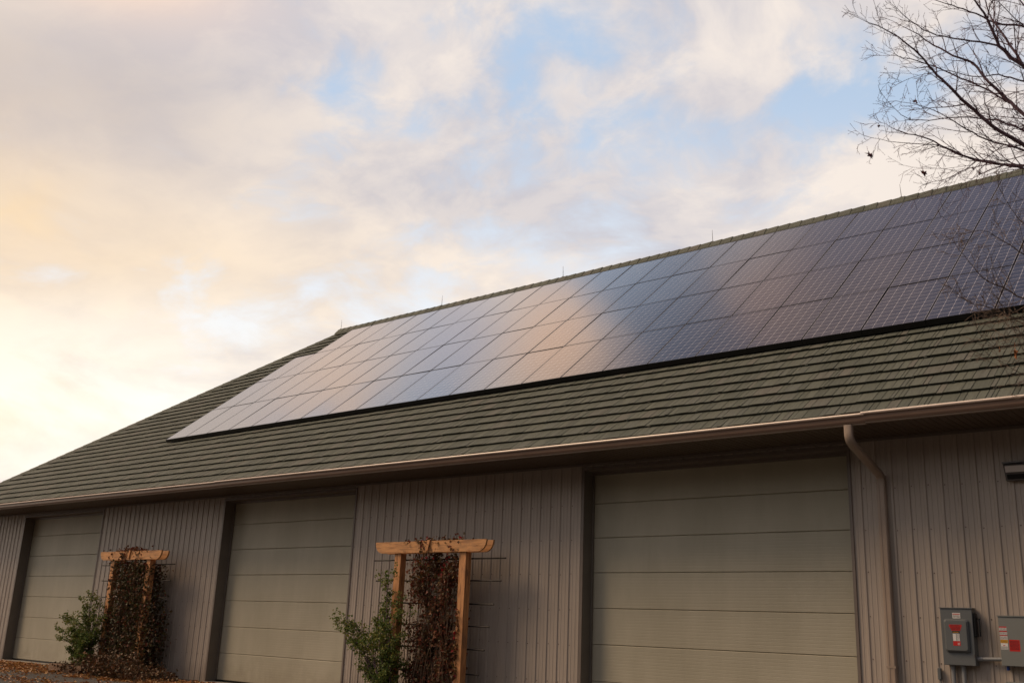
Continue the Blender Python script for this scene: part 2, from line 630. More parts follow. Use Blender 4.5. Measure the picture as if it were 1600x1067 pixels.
# trees added out of view behind the camera to block low light
wrng = random.Random(88)
wd = MB()
for k in range(110):
    az = radians(75 + 180 * (k + wrng.random()) / 110)
    R_ = wrng.uniform(40, 56)
    tx, ty = R_ * sin(az), -14.8 + R_ * cos(az)
    H_ = wrng.uniform(13, 19)
    wd.tube([(tx, ty, -.1), (tx + wrng.uniform(-.4, .4), ty, H_ * .5), (tx, ty, H_ * .9)], [.28, .2, .06], 6)
    for q in range(420):
        a, b = wrng.uniform(0, 2 * pi), wrng.random() ** .5
        z = wrng.uniform(.08, 1.0)
        rr = H_ * .26 * b * (1.15 - .6 * abs(z - .45))
        c = Vector((tx + rr * cos(a), ty + rr * sin(a), z * H_))
        u = Vector((wrng.gauss(0, 1), wrng.gauss(0, 1), wrng.gauss(0, .7))).normalized()
        w = u.orthogonal().normalized()
        sz = wrng.uniform(.35, .8)
        wd.poly([c + u * sz, c + w * sz * .6, c - u * sz, c - w * sz * .6])
ADDED_WOODS = simple('added_autumn_wood', (0.07, 0.055, 0.03), 0.9, 0, 0.5, 0.3)
o = obj('added_woodland', wd, ADDED_WOODS, kind='stuff')
o['label'] = 'dark autumn trees added out of view to block low light on the barn'
o['category'] = 'added_woodland'

# ------------------------------------------------------------------ barn
SL = 0.6781
CS, SN = cos(SL), sin(SL)
XL, XR = -35.97, 4.0              # eave corners
YE, ZE = -1.235, 4.455            # eave line of the tiles
YR = 7.0
ZR = ZE + (YR - YE) * SN / CS
XH = -26.5                        # left end of the ridge
WL, WR = -34.75, 3.6              # wall ends
ZSOF = 4.357
DOORS = [(-32.48, -27.73), (-21.80, -16.97), (-10.79, -5.92)]
RECESS = 0.28
DTOP = 4.225

barn = thing('barn', 'long taupe steel barn with three garage doors under an olive shake hip roof', 'barn', (-16, 7, 0))


def bp(name, mb, mat, smoothf=False, kind=None, parent=None, label=None):
    o = obj(name, mb, mat, smoothf=smoothf, kind=kind)
    wparent(o, barn)
    if label:
        o['label'] = label
    return o


# roof deck under the tiles (front, back, hip end) and ceiling body
m_ = MB()
dz = -0.03
m_.poly([(XL, YE, ZE + dz), (XR, YE, ZE + dz), (XR, YR, ZR + dz), (XH, YR, ZR + dz)])
YB = 2 * YR - YE
m_.poly([(XR, YB, ZE + dz), (XL, YB, ZE + dz), (XH, YR, ZR + dz), (XR, YR, ZR + dz)])
m_.poly([(XL, YB, ZE + dz), (XL, YE, ZE + dz), (XH, YR, ZR + dz)])
bp('roof_deck', m_, TILE)
# gable end wall at the right, back wall, left wall, back soffit
m_ = MB()
m_.poly([(WR, 0.03, -0.1), (WR, 14.0, -0.1), (WR, 14.0, ZSOF), (WR, YR, ZR - 0.4), (WR, 0.03, ZSOF)])
m_.poly([(WL, 14.0, -0.1), (WR, 14.0, -0.1), (WR, 14.0, ZSOF), (WL, 14.0, ZSOF)])
m_.poly([(WL, 0.03, -0.1), (WL, 14.0, -0.1), (WL, 14.0, ZSOF), (WL, 0.03, ZSOF)])
bp('end_wall', m_, SIDING)
m_ = MB()
m_.box(XL + 0.15, WL, 0.0, 14.0, ZSOF, ZSOF + 0.02)
m_.box(XL + 0.12, XL + 0.15, -1.1, YB - 0.1, ZSOF - 0.02, ZE - 0.05)
bp('end_soffit', m_, SOFFIT)

# --- siding
RIB = 0.2334
PH = -5.287 + 0.012


def sheet_profile(x0, x1):
    pts = [(x0, 0.0)]
    k = math.floor((x0 - PH) / RIB) - 1
    while True:
        c = PH + k * RIB
        if c - 0.2 > x1:
            break
        for dx, h in ((-0.030, 0), (-0.017, 0.017), (0.013, 0.017), (0.026, 0),
                      (0.066, 0), (0.072, 0.0045), (0.084, 0.0045), (0.090, 0),
                      (0.142, 0), (0.148, 0.0045), (0.160, 0.0045), (0.166, 0)):
            x = c + dx
            if x0 < x < x1:
                pts.append((x, h))
        k += 1
    pts.append((x1, 0.0))
    return pts


def siding_run(x0, x1, z0, z1):
    W = 4 * RIB
    k = math.floor((x0 - PH + 0.05) / W)
    while True:
        a = PH - 0.05 + k * W
        if a >= x1 - 0.02:
            break
        aa, bb = max(a, x0), min(a + W, x1)
        if bb - aa > 0.02:
            mb = MB()
            pr = sheet_profile(aa, bb)
            off = 0.0015 if k % 2 else 0.0
            mb.grid([[(x, -h - off, z0) for x, h in pr], [(x, -h - off, z1) for x, h in pr]])
            bp('siding_panel', mb, SIDING)
        k += 1


bays = []
px_ = WL
for a, b in DOORS:
    bays.append((px_, a))
    px_ = b
bays.append((px_, WR))
for a, b in bays:
    siding_run(a, b, -0.04, ZSOF)
for a, b in DOORS:
    siding_run(a, b, DTOP + 0.055, ZSOF)

# screws beside the ribs
rnd = random.Random(5)
m_ = MB()
for a, b in bays:
    k = math.ceil((a - PH) / RIB)
    while PH + k * RIB + 0.045 < b:
        x = PH + k * RIB + 0.045
        for z in (0.58, 1.20, 1.79, 2.40, 3.00, 3.61):
            xx, zz = x + rnd.uniform(-.004, .004), z + rnd.uniform(-.012, .012)
            r = 0.0095
            ring = [(xx + r * cos(t * pi / 3), -0.001, zz + r * sin(t * pi / 3)) for t in range(6)]
            ring2 = [(xx + r * .7 * cos(t * pi / 3), -0.008, zz + r * .7 * sin(t * pi / 3)) for t in range(6)]
            m_.grid([ring, ring2], close=True)
            m_.poly(ring2)
        k += 1
bp('wall_screws', m_, SCREW, kind='stuff')

# --- trims round the doors, jambs, sections
for di, (a, b) in enumerate(DOORS):
    for s, x in ((0, a), (1, b)):
        m_ = MB()
        if s == 0:
            m_.box(x - 0.055, x, -0.026, 0.0, -0.04, DTOP + 0.05)
        else:
            m_.box(x, x + 0.045, -0.026, 0.0, -0.04, DTOP + 0.05)
        bp('door_trim', m_, TRIM)
        m_ = MB()
        if s == 0:
            m_.box(x - 0.03, x - 0.002, 0.0, RECESS + 0.05, -0.04, DTOP + 0.04)
            m_.box(x - 0.002, x + 0.03, RECESS - 0.045, RECESS - 0.012, 0.0, DTOP)
        else:
            m_.box(x + 0.002, x + 0.03, 0.0, RECESS + 0.05, -0.04, DTOP + 0.04)
            m_.box(x - 0.03, x + 0.002, RECESS - 0.045, RECESS - 0.012, 0.0, DTOP)
        bp('door_jamb', m_, JAMB)
    m_ = MB()
    m_.box(a - 0.055, b + 0.045, -0.030, 0.0, DTOP + 0.003, DTOP + 0.055)
    m_.box(a, b, 0.0, RECESS + 0.05, DTOP, DTOP + 0.03)
    m_.box(a, b, RECESS - 0.05, RECESS - 0.012, DTOP - 0.05, DTOP)
    bp('door_header', m_, TRIM)
    gd = link('garage_door', None)
    gd.location = (0, 0, 0)
    wparent(gd, barn)
    gd.location = ((a + b) / 2, RECESS, 0)
    SH = 0.6105
    hw = (b - a) / 2 - 0.004
    for k in range(7):
        z0 = k * SH
        z1 = min(z0 + SH, DTOP + 0.02)
        mb = MB()
        prof = [(0.035, z0 + 0.002), (0.010, z0 + 0.003), (0.0, z0 + 0.013)]
        # shallow pressed ribs, in groups
        zz = z0 + 0.05
        while zz < z1 - 0.05:
            prof += [(0.0, zz), (0.0008, zz + 0.004), (0.0008, zz + 0.010), (0.0, zz + 0.014)]
            zz += 0.052
        prof += [(0.0, z1 - 0.012), (0.008, z1 - 0.003), (0.035, z1 - 0.002)]
        mb.grid([[(-hw, y, z) for y, z in prof], [(hw, y, z) for y, z in prof]])
        mb.poly([(-hw, 0.035, z0), (hw, 0.035, z0), (hw, 0.035, z1), (-hw, 0.035, z1)])
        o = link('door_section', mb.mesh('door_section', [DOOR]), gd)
    mb = MB()
    mb.box(-hw, hw, -0.006, 0.03, -0.035, -0.002)
    link('bottom_seal', mb.mesh('bottom_seal', [BLACKM]), gd)
    m_ = MB()
    m_.box(a - 0.1, b + 0.1, -0.10, RECESS + 0.4, -0.30, -0.037)
    bp('door_sill', m_, CONC)
m_ = MB()
for a, b in bays:
    m_.box(a + 0.1 if a > WL else a, b - 0.1 if b < WR else b, 0.012, 0.2, -0.3, 0.02)
bp('foundation', m_, CONC)

# --- soffit: one object per vented panel
SW = 0.305
mb = MB()
y0, y1 = -1.115, -0.003
pts = [(0.0, 0.006)]
for q in range(3):
    c = 0.05 + q * 0.1
    pts += [(c - 0.042, 0.0), (c + 0.042, 0.0), (c + 0.047, 0.009)]
pts += [(SW, 0.009)]
mb.grid([[(x, y0, ZSOF + z) for x, z in pts], [(x, y1, ZSOF + z) for x, z in pts]])
soff = mb.mesh('soffit_panel', [SOFFIT])
x = XL + 0.2
while x < XR - 0.2:
    o = link('soffit_panel', soff)
    wparent(o, barn)
    o.location = (x, 0, 0)
    x += SW
m_ = MB()
m_.box(WL, WR, -0.028, -0.022, ZSOF - 0.045, ZSOF - 0.004)
bp('soffit_trim', m_, TRIM)
m_ = MB()
m_.box(XL + 0.12, XR - 0.1, -1.14, -1.12, ZSOF - 0.012, ZE - 0.01)
bp('fascia', m_, TRIM)


def gutter(x0, x1, dz, dy):
    pr = [(-1.142, 4.452), (-1.142, 4.327), (-1.205, 4.325), (-1.209, 4.337), (-1.222, 4.344), (-1.238, 4.372), (-1.243, 4.420),
          (-1.250, 4.436), (-1.264, 4.437), (-1.275, 4.444), (-1.280, 4.456), (-1.275, 4.468), (-1.262, 4.474), (-1.246, 4.470),
          (-1.246, 4.455), (-1.236, 4.424), (-1.231, 4.374), (-1.203, 4.332), (-1.148, 4.334), (-1.148, 4.452)]
    mb = MB()
    P_ = [(y + dy, z + dz) for y, z in pr]
    mb.prismx(P_, x0, x1)
    nn = len(P_)
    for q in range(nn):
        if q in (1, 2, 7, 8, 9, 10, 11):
            mb.mi[q] = 1 if q > 5 else 2  # lip faces take the painted highlight, bottom edge a fainter painted one
    bp('gutter', mb, [GUTTER, HEM_GLINT, SPOUT])


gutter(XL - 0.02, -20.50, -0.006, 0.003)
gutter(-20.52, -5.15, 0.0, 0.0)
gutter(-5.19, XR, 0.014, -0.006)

# --- downspout
def downspout(xc, w=0.115, d=0.085):
    path = [(-1.185, 4.335), (-1.185, 4.235), (-1.181, 4.19), (-1.166, 4.148), (-1.135, 4.112), (-1.085, 4.085), (-1.02, 4.062), (-0.62, 3.945), (-0.14, 3.80),
            (-0.080, 3.755), (-0.062, 3.700), (-0.062, 3.62)]
    rows = []
    for i, (y, z) in enumerate(path):
        p, q = path[max(i - 1, 0)], path[min(i + 1, len(path) - 1)]
        dy, dz2 = q[0] - p[0], q[1] - p[1]
        L = sqrt(dy * dy + dz2 * dz2)
        ny, nz = dz2 / L, -dy / L       # normal in the yz plane
        c = 0.012
        ring = []
        for sx, sd in ((-w / 2 + c, -d / 2), (w / 2 - c, -d / 2), (w / 2, -d / 2 + c), (w / 2, d / 2 - c),
                       (w / 2 - c, d / 2), (-w / 2 + c, d / 2), (-w / 2, d / 2 - c), (-w / 2, -d / 2 + c)):
            ring.append((xc + sx, y + ny * -sd, z + nz * -sd))
        rows.append(ring)
    ds = link('downspout', None)
    wparent(ds, barn)
    mb = MB()
    mb.grid(rows, close=True)
    o = obj('elbow', mb, SPOUT, ds, smoothf=True)
    mb = MB()
    y = -0.062
    e = 0.004
    c = 0.014
    prof = [(-w / 2 + c, -d / 2), (-0.02, -d / 2), (-0.016, -d / 2 + .005), (0.016, -d / 2 + .005), (0.02, -d / 2), (w / 2 - c, -d / 2), (w / 2, -d / 2 + c), (w / 2, d / 2 - c), (w / 2 - c, d / 2),
            (-w / 2 + c, d / 2), (-w / 2, d / 2 - c), (-w / 2, -d / 2 + c)]
    mb.grid([[(xc + px * 1.06, y - .003 + py * 1.06, z) for px, py in prof] for z in (3.66, 0.12)], close=True)
    obj('pipe', mb, SPOUT, ds)
    mb = MB()
    for q in range(5):
        z = 3.655 + q * 0.028
        mb.box(xc - w / 2 - 0.006, xc + w / 2 + 0.006, -0.112, -0.026, z, z + 0.012)
    obj('crimp', mb, SPOUT, ds)
    for z in (2.9, 1.1):
        mb = MB()
        mb.box(xc - w / 2 - 0.008, xc + w / 2 + 0.008, -0.112, 0, z, z + 0.03)
    obj('strap', mb, SPOUT, ds)


downspout(-5.405)

# --- roof tiles (interlocking panels of shakes)
EXP_ = 0.325
TL = 1.325
NV = 7


def tile_geo(rng, L, clip=None):
    """returns MB in local coords: X along the eave, Y upslope, Z normal"""
    mb = MB()
    t = 0.0
    H = 0.046
    gp = 0.010
    while t < L - 0.01:
        w = rng.choice((0.09, 0.12, 0.15, 0.19, 0.24, 0.07, 0.055))
        if t + w > L - 0.05:
            w = L - t
        h = H + rng.uniform(-0.006, 0.005)
        s0 = rng.uniform(-0.009, 0.008)
        x0, x1 = t + gp / 2, t + w - gp / 2
        if clip is None or x0 > clip:
            b = len(mb.v)
            mb.v += [(x0, s0 + 0.035, 0.0), (x1, s0 + 0.035, 0.0), (x1, s0 - 0.004, h), (x0, s0 - 0.004, h), (x0, EXP_ + 0.02, 0.006), (x1, EXP_ + 0.02, 0.006),
                     (x0, EXP_, -0.01), (x1, EXP_, -0.01)]
            for f in ((0, 1, 2, 3), (3, 2, 5, 4), (0, 3, 4), (1, 5, 2)):
                mb.f.append(tuple(b + i for i in f))
                mb.mi.append(0)
        t += w
    x0 = 0 if clip is None else max(0, clip)
    if x0 < L:
        mb.poly([(x0, 0.012, 0.016), (L, 0.012, 0.016), (L, EXP_, 0.0), (x0, EXP_, 0.0)])
        mb.poly([(x0, 0.03, -0.004), (L, 0.03, -0.004), (L, 0.012, 0.016), (x0, 0.012, 0.016)])
        # side lap at the panel end
        mb.box(L - 0.03, L + 0.012, -0.012, 0.03, 0.0, 0.030)
    return mb


rng = random.Random(11)
variants = [tile_geo(random.Random(100 + i), TL).mesh('roof_tile', [TILE]) for i in range(NV)]
vgeo = [tile_geo(random.Random(100 + i), TL) for i in range(NV)]
SLOPE_LEN = (YR - YE) / CS
NC = int(SLOPE_LEN / EXP_) + 1
# position of a tile: world = E + x*X + s*(0,CS,SN) + n*(0,-SN,CS)
slots = []
for c in range(NC):
    s = c * EXP_
    off = (c * 0.47) % 1.0 * TL + rng.uniform(-0.05, 0.05)
    x = XL - off
    hipx = XL + (XH - XL) * (s + EXP_) / SLOPE_LEN
    while x < XR:
        if x + TL > hipx - 0.3:
            slots.append((x, s, hipx - x if x < hipx else None, rng.randrange(NV)))
        x += TL
# which are in view largest: not under the array, near the camera, in frame
AX0, AY0, AZ0 = -26.415, 0.8344, 6.318
PWD, PHT = 1.025, 1.8417


def slopepos(x, s, n=0.0):
    return Vector((x, YE + s * CS - n * SN, ZE + s * SN + n * CS))


s_arr0 = (AY0 - YE) / CS
s_arr1 = s_arr0 + 4 * PHT


def score(sl):
    x, s, clip, v = sl
    P = slopepos(x + TL / 2, s + EXP_ / 2)
    d = P - CAM
    w = d.dot(FW)
    if w < 1:
        return -1
    u = d.dot(RT) / w
    if u > 0.56 or u < -0.56:
        return -1
    under = s + EXP_ > s_arr0 + 0.05 and s < s_arr1 - 0.1 and x + TL > AX0 + 0.2
    if under or clip is not None:
        return -1
    return 1.0 / w


order = sorted(range(len(slots)), key=lambda i: -score(slots[i]))
single = set(i for i in order[:298] if score(slots[i]) > 0)
rest = MB()
edge_rng = random.Random(3)
ROT = Matrix.Rotation(SL, 4, 'X')
for i, (x, s, clip, v) in enumerate(slots):
    if i in single:
        o = link('roof_tile', variants[v])
        wparent(o, barn)
        o.location = slopepos(x, s)
        o.rotation_euler = (SL + edge_rng.uniform(-.003, .003), 0, edge_rng.uniform(-.0015, .0015))
    else:
        gm = vgeo[v] if clip is None else tile_geo(edge_rng, TL, clip)
        b = len(rest.v)
        for (tx, ty, tz) in gm.v:
            if x + tx > XR + 0.05:
                tx = XR + 0.05 - x
            rest.v.append((x + tx, YE + (s + ty) * CS - tz * SN, ZE + (s + ty) * SN + tz * CS))
        for f in gm.f:
            rest.f.append(tuple(b + k for k in f))
            rest.mi.append(0)
bp('roof_tiles', rest, TILE, kind='stuff')

# --- ridge and hip caps
mb = MB()
CW = 0.31


def cap_mesh():
    mb = MB()
    L = CW + 0.03
    def sec(x, k):
        return [(x, -0.20, -0.155 + k * .6), (x, -0.185, -0.075 + k), (x, -0.03, 0.105 + k), (x, 0.03, 0.105 + k), (x, 0.185, -0.075 + k), (x, 0.20, -0.155 + k * .6)]
    mb.grid([sec(0, -0.008), sec(L, 0.010)])
    mb.poly(sec(L, 0.010))
    mb.poly(sec(0, -0.008)[::-1])
    return mb.mesh('ridge_cap', [TILE])


capm = cap_mesh()
x = XH - 0.1
while x < XR:
    o = link('ridge_cap', capm)
    wparent(o, barn)
    o.location = (x, YR, ZR + 0.055)
    o.rotation_euler = (edge_rng.uniform(-.02, .02), edge_rng.uniform(-.006, .006), edge_rng.uniform(-.012, .012))
    x += CW
# hip caps: front hip and the back one
A_, B_ = Vector((XL, YE, ZE)), Vector((XH, YR, ZR))
for (P, Q) in ((Vector((XL, YE, ZE)), Vector((XH, YR, ZR))), (Vector((XL, YB, ZE)), Vector((XH, YR, ZR)))):
    d = Q - P
    L = d.length
    q = (-d).to_track_quat('X', 'Z')
    n = int(L / CW)
    for k in range(n + 1):
        o = link('hip_cap', capm)
        wparent(o, barn)
        o.location = P + d * ((k + 0.9) * CW / L if k < n else 1.0) + Vector((0, 0, -0.01))
        o.rotation_mode = 'QUATERNION'
        o.rotation_quaternion = q
        o.scale = (1, 0.8, 0.6)
        if k == n:
            pass
# lightning rods on the ridge
for k in range(6):
    xr = -26.5 + 4.842 * k
    mb = MB()
    lean = (0.0, 0.01, -0.012, -0.01, -0.02, 0.0)[k]
    mb.tube([(xr, YR, ZR + 0.15), (xr + lean * .5, YR, ZR + 0.33), (xr + lean, YR, ZR + 0.50)], [0.008, 0.0065, 0.003], 5)
    mb.box(xr - 0.03, xr + 0.03, YR - 0.03, YR + 0.03, ZR + 0.14, ZR + 0.175)
    bp('lightning_rod', mb, GREYM)

# ------------------------------------------------------------------ solar array
arr = thing('solar_array', 'wide array of framed dark solar panels in four rows on the barn roof', 'solar panels', (AX0, AY0, AZ0))
arr.rotation_euler = (SL, 0, 0)
pw, ph = 1.016, 1.835
mb = MB()
fr, th = 0.011, 0.04
mb.poly([(fr, fr, -0.0025), (pw - fr, fr, -0.0025), (pw - fr, ph - fr, -0.0025), (fr, ph - fr, -0.0025)])
glassm = mb.mesh('solar_panel', [PANEL])
mb = MB()
o4 = [(0, 0), (pw, 0), (pw, ph), (0, ph)]
i4 = [(fr, fr), (pw - fr, fr), (pw - fr, ph - fr), (fr, ph - fr)]
mb.grid([[(x, y, -th) for x, y in o4], [(x, y, 0) for x, y in o4], [(x, y, 0) for x, y in i4], [(x, y, -0.004) for x, y in i4]], close=True)
mb.poly([(x, y, -th + .002) for x, y in o4][::-1])
framem = mb.mesh('panel_frame', [BLACKM])
prng = random.Random(21)
for row in range(4):
    for c in range(26):
        if row == 3 and c == 0:
            continue
        o = link('solar_panel', glassm, arr)
        o.location = (c * PWD, row * PHT, prng.uniform(-.001, .001))
        o.rotation_euler = (prng.uniform(-.003, .003), prng.uniform(-.003, .003), 0)
        f = link('panel_frame', framem, o)
for c0, y in ((0, 0.42), (0, 1.42), (0, 2.26), (0, 3.26), (0, 4.10), (0, 5.10), (1, 5.94), (1, 6.94)):
    mb = MB()
    mb.box(c0 * PWD + 0.03, 26 * PWD - 0.03, y, y + 0.04, -0.085, -0.042)
    obj('mounting_rail', mb, GREYM, arr)
for c in range(26):
    mb = MB()
    mb.box(c * PWD + 0.002, c * PWD + PWD - 0.004, -0.006, 0.0, -0.10, -0.006)
    obj('edge_skirt', mb, BLACKM, arr)
    mb = MB()
    for y in (0.42, 1.42, 2.26, 3.26, 4.1, 5.1, 5.94, 6.94):
        if c % 2 == 0:
            mb.box(c * PWD + 0.6, c * PWD + 0.66, y - 0.01, y + 0.05, -0.14, -0.0855)
    if c % 2 == 0:
        obj('rail_feet', mb, GREYM, arr)

# ------------------------------------------------------------------ trellises


def arc_end(x, z0, z1, sgn, depth=0.20, n=6):
    """curved beam end going from the bottom corner (inside) up to the top (outside)"""
    pts = []
    h = z1 - z0 - 0.012
    for k in range(n + 1):
        t = k / n * pi / 2
        pts.append((x - sgn * depth * (1 - sin(t)), z0 + h * (1 - cos(t))))
    return pts


def trellis(x, y, label, y_lean, sink):
    """x: centre between the posts, y: front face of the posts"""
    t = thing('trellis', label, 'trellis', (x, y, 0), 'cedar trellises between the garage doors')
    for s, dx in ((0, -0.96), (1, 0.77)):
        mb = MB()
        w = 0.175
        mb.prism([(dx + .006, -0.06), (dx + w - .006, -0.06), (dx + w - .006, 2.765), (dx + .006, 2.765)], 0.0, 0.15)
        o = obj('post', mb, WOODZ, t)
    zb, zt = 2.768, 2.985
    for nm, ya, yb, e in (('beam', -0.04, 0.0, 0), ('beam', 0.152, 0.192, 0.0)):
        xl, xr = -1.49, 1.46
        L = arc_end(xl, zb, zt, -1)
        Rr = arc_end(xr, zb, zt, 1)
        prof = L + [(xl, zt), (xr, zt)] + Rr[::-1]
        mb = MB()
        mb.prism(prof, ya, yb)
        obj(nm, mb, WOODX, t)
    mb = MB()
    mb.prism([(-0.055, 2.80), (0.0, 2.80), (0.055, 3.0), (-0.02, 3.0)], -0.075, -0.041)
    mb.box(-0.03, 0.03, 0.001, 0.151, 2.84, 2.96)
    obj('cross_block', mb, WOODZ, t)
    # horizontal rods behind the posts, shorter towards the ground
    for k, (z, l, r) in enumerate(((2.655, -1.75, 1.74), (2.25, -1.66, 1.65), (1.84, -1.53, 1.50), (1.44, -1.43, 1.41),
                                   (1.03, -1.32, 1.32), (0.61, -1.22, 1.22), (0.25, -1.15, 1.14))):
        mb = MB()
        zz = z + [0, .004, -.004][k % 3]
        mb.tube([(l, 0.20, zz - 0.004), (-.4, 0.20, zz - .002), (.5, .205, zz + .002), (r, 0.20, zz + 0.002)], 0.015, 6)
        mb.tube([(r - .01, 0.20, zz - .012), (r - .01, .20, zz + .014)], 0.011, 6)
        mb.tube([(l + .01, 0.20, zz - .014), (l + .01, .20, zz + .012)], 0.011, 6)
        obj('rod', mb, ROD, t)
    return t


TX = [-24.62, -13.87]
trellis(TX[0], -0.75, 'cedar trellis nearly smothered in dark vine, beside the leftmost garage door', 0, 0)
trellis(TX[1], -0.75, 'orange cedar trellis with clear posts and red leaves on its beam, by the middle door', 0, 0)


def leaf(mb, p, size, rng, flat=False, droop=0.0):
    """pointed, folded leaf: two quads"""
    if flat:
        n = Vector((rng.uniform(-.35, .35), rng.uniform(-.35, .35), 1)).normalized()
    else:
        n = Vector((rng.gauss(0, 1), rng.gauss(-0.6, 1), rng.gauss(0.5, .8))).normalized()
    a = Vector((rng.gauss(0, 1), rng.gauss(0, 1), rng.gauss(-droop, 1)))
    a = (a - n * a.dot(n)).normalized()
    b = n.cross(a)
    s = size
    w = s * rng.uniform(0.32, 0.5)
    k = rng.uniform(0.05, 0.35) * s
    p = Vector(p)
    i = len(mb.v)
    mb.v += [tuple(p), tuple(p + a * s * .45 + b * w + n * k), tuple(p + a * s - n * k * .4), tuple(p + a * s * .45 - b * w + n * k)]
    mb.f += [(i, i + 1, i + 2), (i, i + 2, i + 3)]
    mb.mi += [mb.cur, mb.cur]


def vine(x, label, dense, seed, red):
    rng = random.Random(seed)
    t = thing('climbing_vine', label, 'vine', (x, -0.65, -0.05), 'climbing vines on the cedar trellises')
    st = MB()
    lf = MB()
    n = 120 if dense else 110
    half = 0.86 if not dense else 0.98
    for k in range(n):
        bx_ = rng.gauss(0, half * 0.52)
        bx_ = max(-half, min(half, bx_))
        by_ = rng.uniform(-0.12, 0.18)
        top = rng.uniform(1.2, 3.05) if rng.random() < .6 else rng.uniform(2.5, 3.1)
        xx, yy = bx_, by_
        pts = []
        z = 0.0
        ph_ = rng.uniform(0, 6)
        tx = rng.uniform(-half * .72, half * .86) if not dense else rng.uniform(-half, half * .75)
        while z < top:
            f = z / 3.0
            pts.append((bx_ + (tx - bx_) * f + 0.05 * sin(z * 3 + ph_), yy + 0.04 * cos(z * 2.3 + ph_), z))
            z += 0.22
        if len(pts) < 2:
            continue
        st.tube(pts, [(0.006 if k % 9 else 0.018) * (1 - .6 * i / len(pts)) for i in range(len(pts))], 3, cap=False)
        # leaves along the strand
        nl = int(top * (28 if dense else 52))
        for _ in range(nl):
            h = rng.random() ** (0.75 if not dense else 0.9)
            i = min(int(h * (len(pts) - 1)), len(pts) - 2)
            fr_ = h * (len(pts) - 1) - i
            P = Vector(pts[i]).lerp(Vector(pts[i + 1]), fr_)
            if not dense and 0.9 < P.z < 1.8 and rng.random() < 0.3:
                continue
            cl = mnoise.noise(Vector((P.x * 3.1, P.y * 2, P.z * 2.6 + seed)))
            if cl < -0.10 and rng.random() < .85:
                continue
            P += Vector((rng.gauss(0, .05), rng.gauss(0, .07), rng.gauss(0, .05)))
            lf.cur = 0 if (P.z > 2.35 + rng.gauss(0, .35)) == red and rng.random() < .8 else 1
            if dense:
                lf.cur = 2 if rng.random() < 0.78 else 1
            leaf(lf, P, rng.uniform(0.032, 0.080), rng, droop=1.2)
    # hanging dead tendrils
    for k in range(80):
        x0 = rng.gauss(0.05, half * .42)
        z0 = rng.uniform(0.9, 2.9)
        y0 = rng.uniform(-.18, .14)
        L = rng.uniform(0.25, 0.8)
        ph_ = rng.uniform(0, 6)
        st.tube([(x0 + .03 * sin(q * 1.3 + ph_), y0 + .02 * cos(q * 1.7 + ph_), z0 - L * q / 4) for q in range(5)], [0.0035, .0032, .003, .0025, .002], 3, cap=False)
    # clump spilling over the beam
    for k in range(420 if not dense else 900):
        xx = rng.gauss(0.08, .40) if not dense else rng.gauss(-.15, .42)
        zz = 3.0 + abs(rng.gauss(0, .06)) if rng.random() < .6 else rng.uniform(2.72, 3.02)
        yy = rng.uniform(-.16, .22) if zz > 3.0 else rng.choice((-.13, -.15, -.17))
        if zz < 3.0 and (sin(xx * 9 + seed) < 0.35):
            continue
        lf.cur = 0 if (not dense and rng.random() < .85) else 1
        leaf(lf, (xx, yy + 0.0, zz), rng.uniform(.045, .08), rng, droop=.8)
    if not dense:
        for k in range(150):       # trail along the right post
            zz = rng.uniform(0.2, 1.75)
            lf.cur = 0
            leaf(lf, (0.77 + rng.gauss(0, .035), -0.13 + rng.uniform(-.02, .03), zz), rng.uniform(.045, .075), rng, droop=1)
    else:
        for k in range(2600):      # mass bulging on the right-hand side
            zz = rng.uniform(0.0, 2.75)
            xx = 0.55 + rng.gauss(0, .22) + 0.38 * max(0, 1.3 - abs(zz - 1.0))
            lf.cur = 2 if rng.random() < .7 else 1
            leaf(lf, (xx, rng.uniform(-.15, .45), zz), rng.uniform(.05, .09), rng, droop=1)
        for k in range(900):       # over the right post
            zz = rng.uniform(0.0, 2.1) if rng.random() < .85 else rng.uniform(2.1, 2.75)
            lf.cur = 1 if rng.random() < .35 else 2
            leaf(lf, (0.86 + rng.gauss(0, .10), rng.uniform(-.14, -.03), zz), rng.uniform(.05, .08), rng, droop=1)
        for k in range(4200):
            zz = rng.uniform(0.0, 2.78)
            lf.cur = 2 if rng.random() < .8 else 1
            leaf(lf, (rng.uniform(-.85, .8), rng.uniform(-.2, .2), zz), rng.uniform(.05, .09), rng, droop=1)
    obj('stem', st, STEM, t)
    obj('leaves', lf, [VINE_L, VINE_B, VINE_D], t, kind='stuff')
    return t


vine(TX[0], 'dense brown and dark green climbing vine covering the trellis beside the leftmost garage door', True, 4, False)
vine(TX[1] + 0.04, 'sparse dark red climbing vine with hanging dry stems between orange posts', False, 9, True)


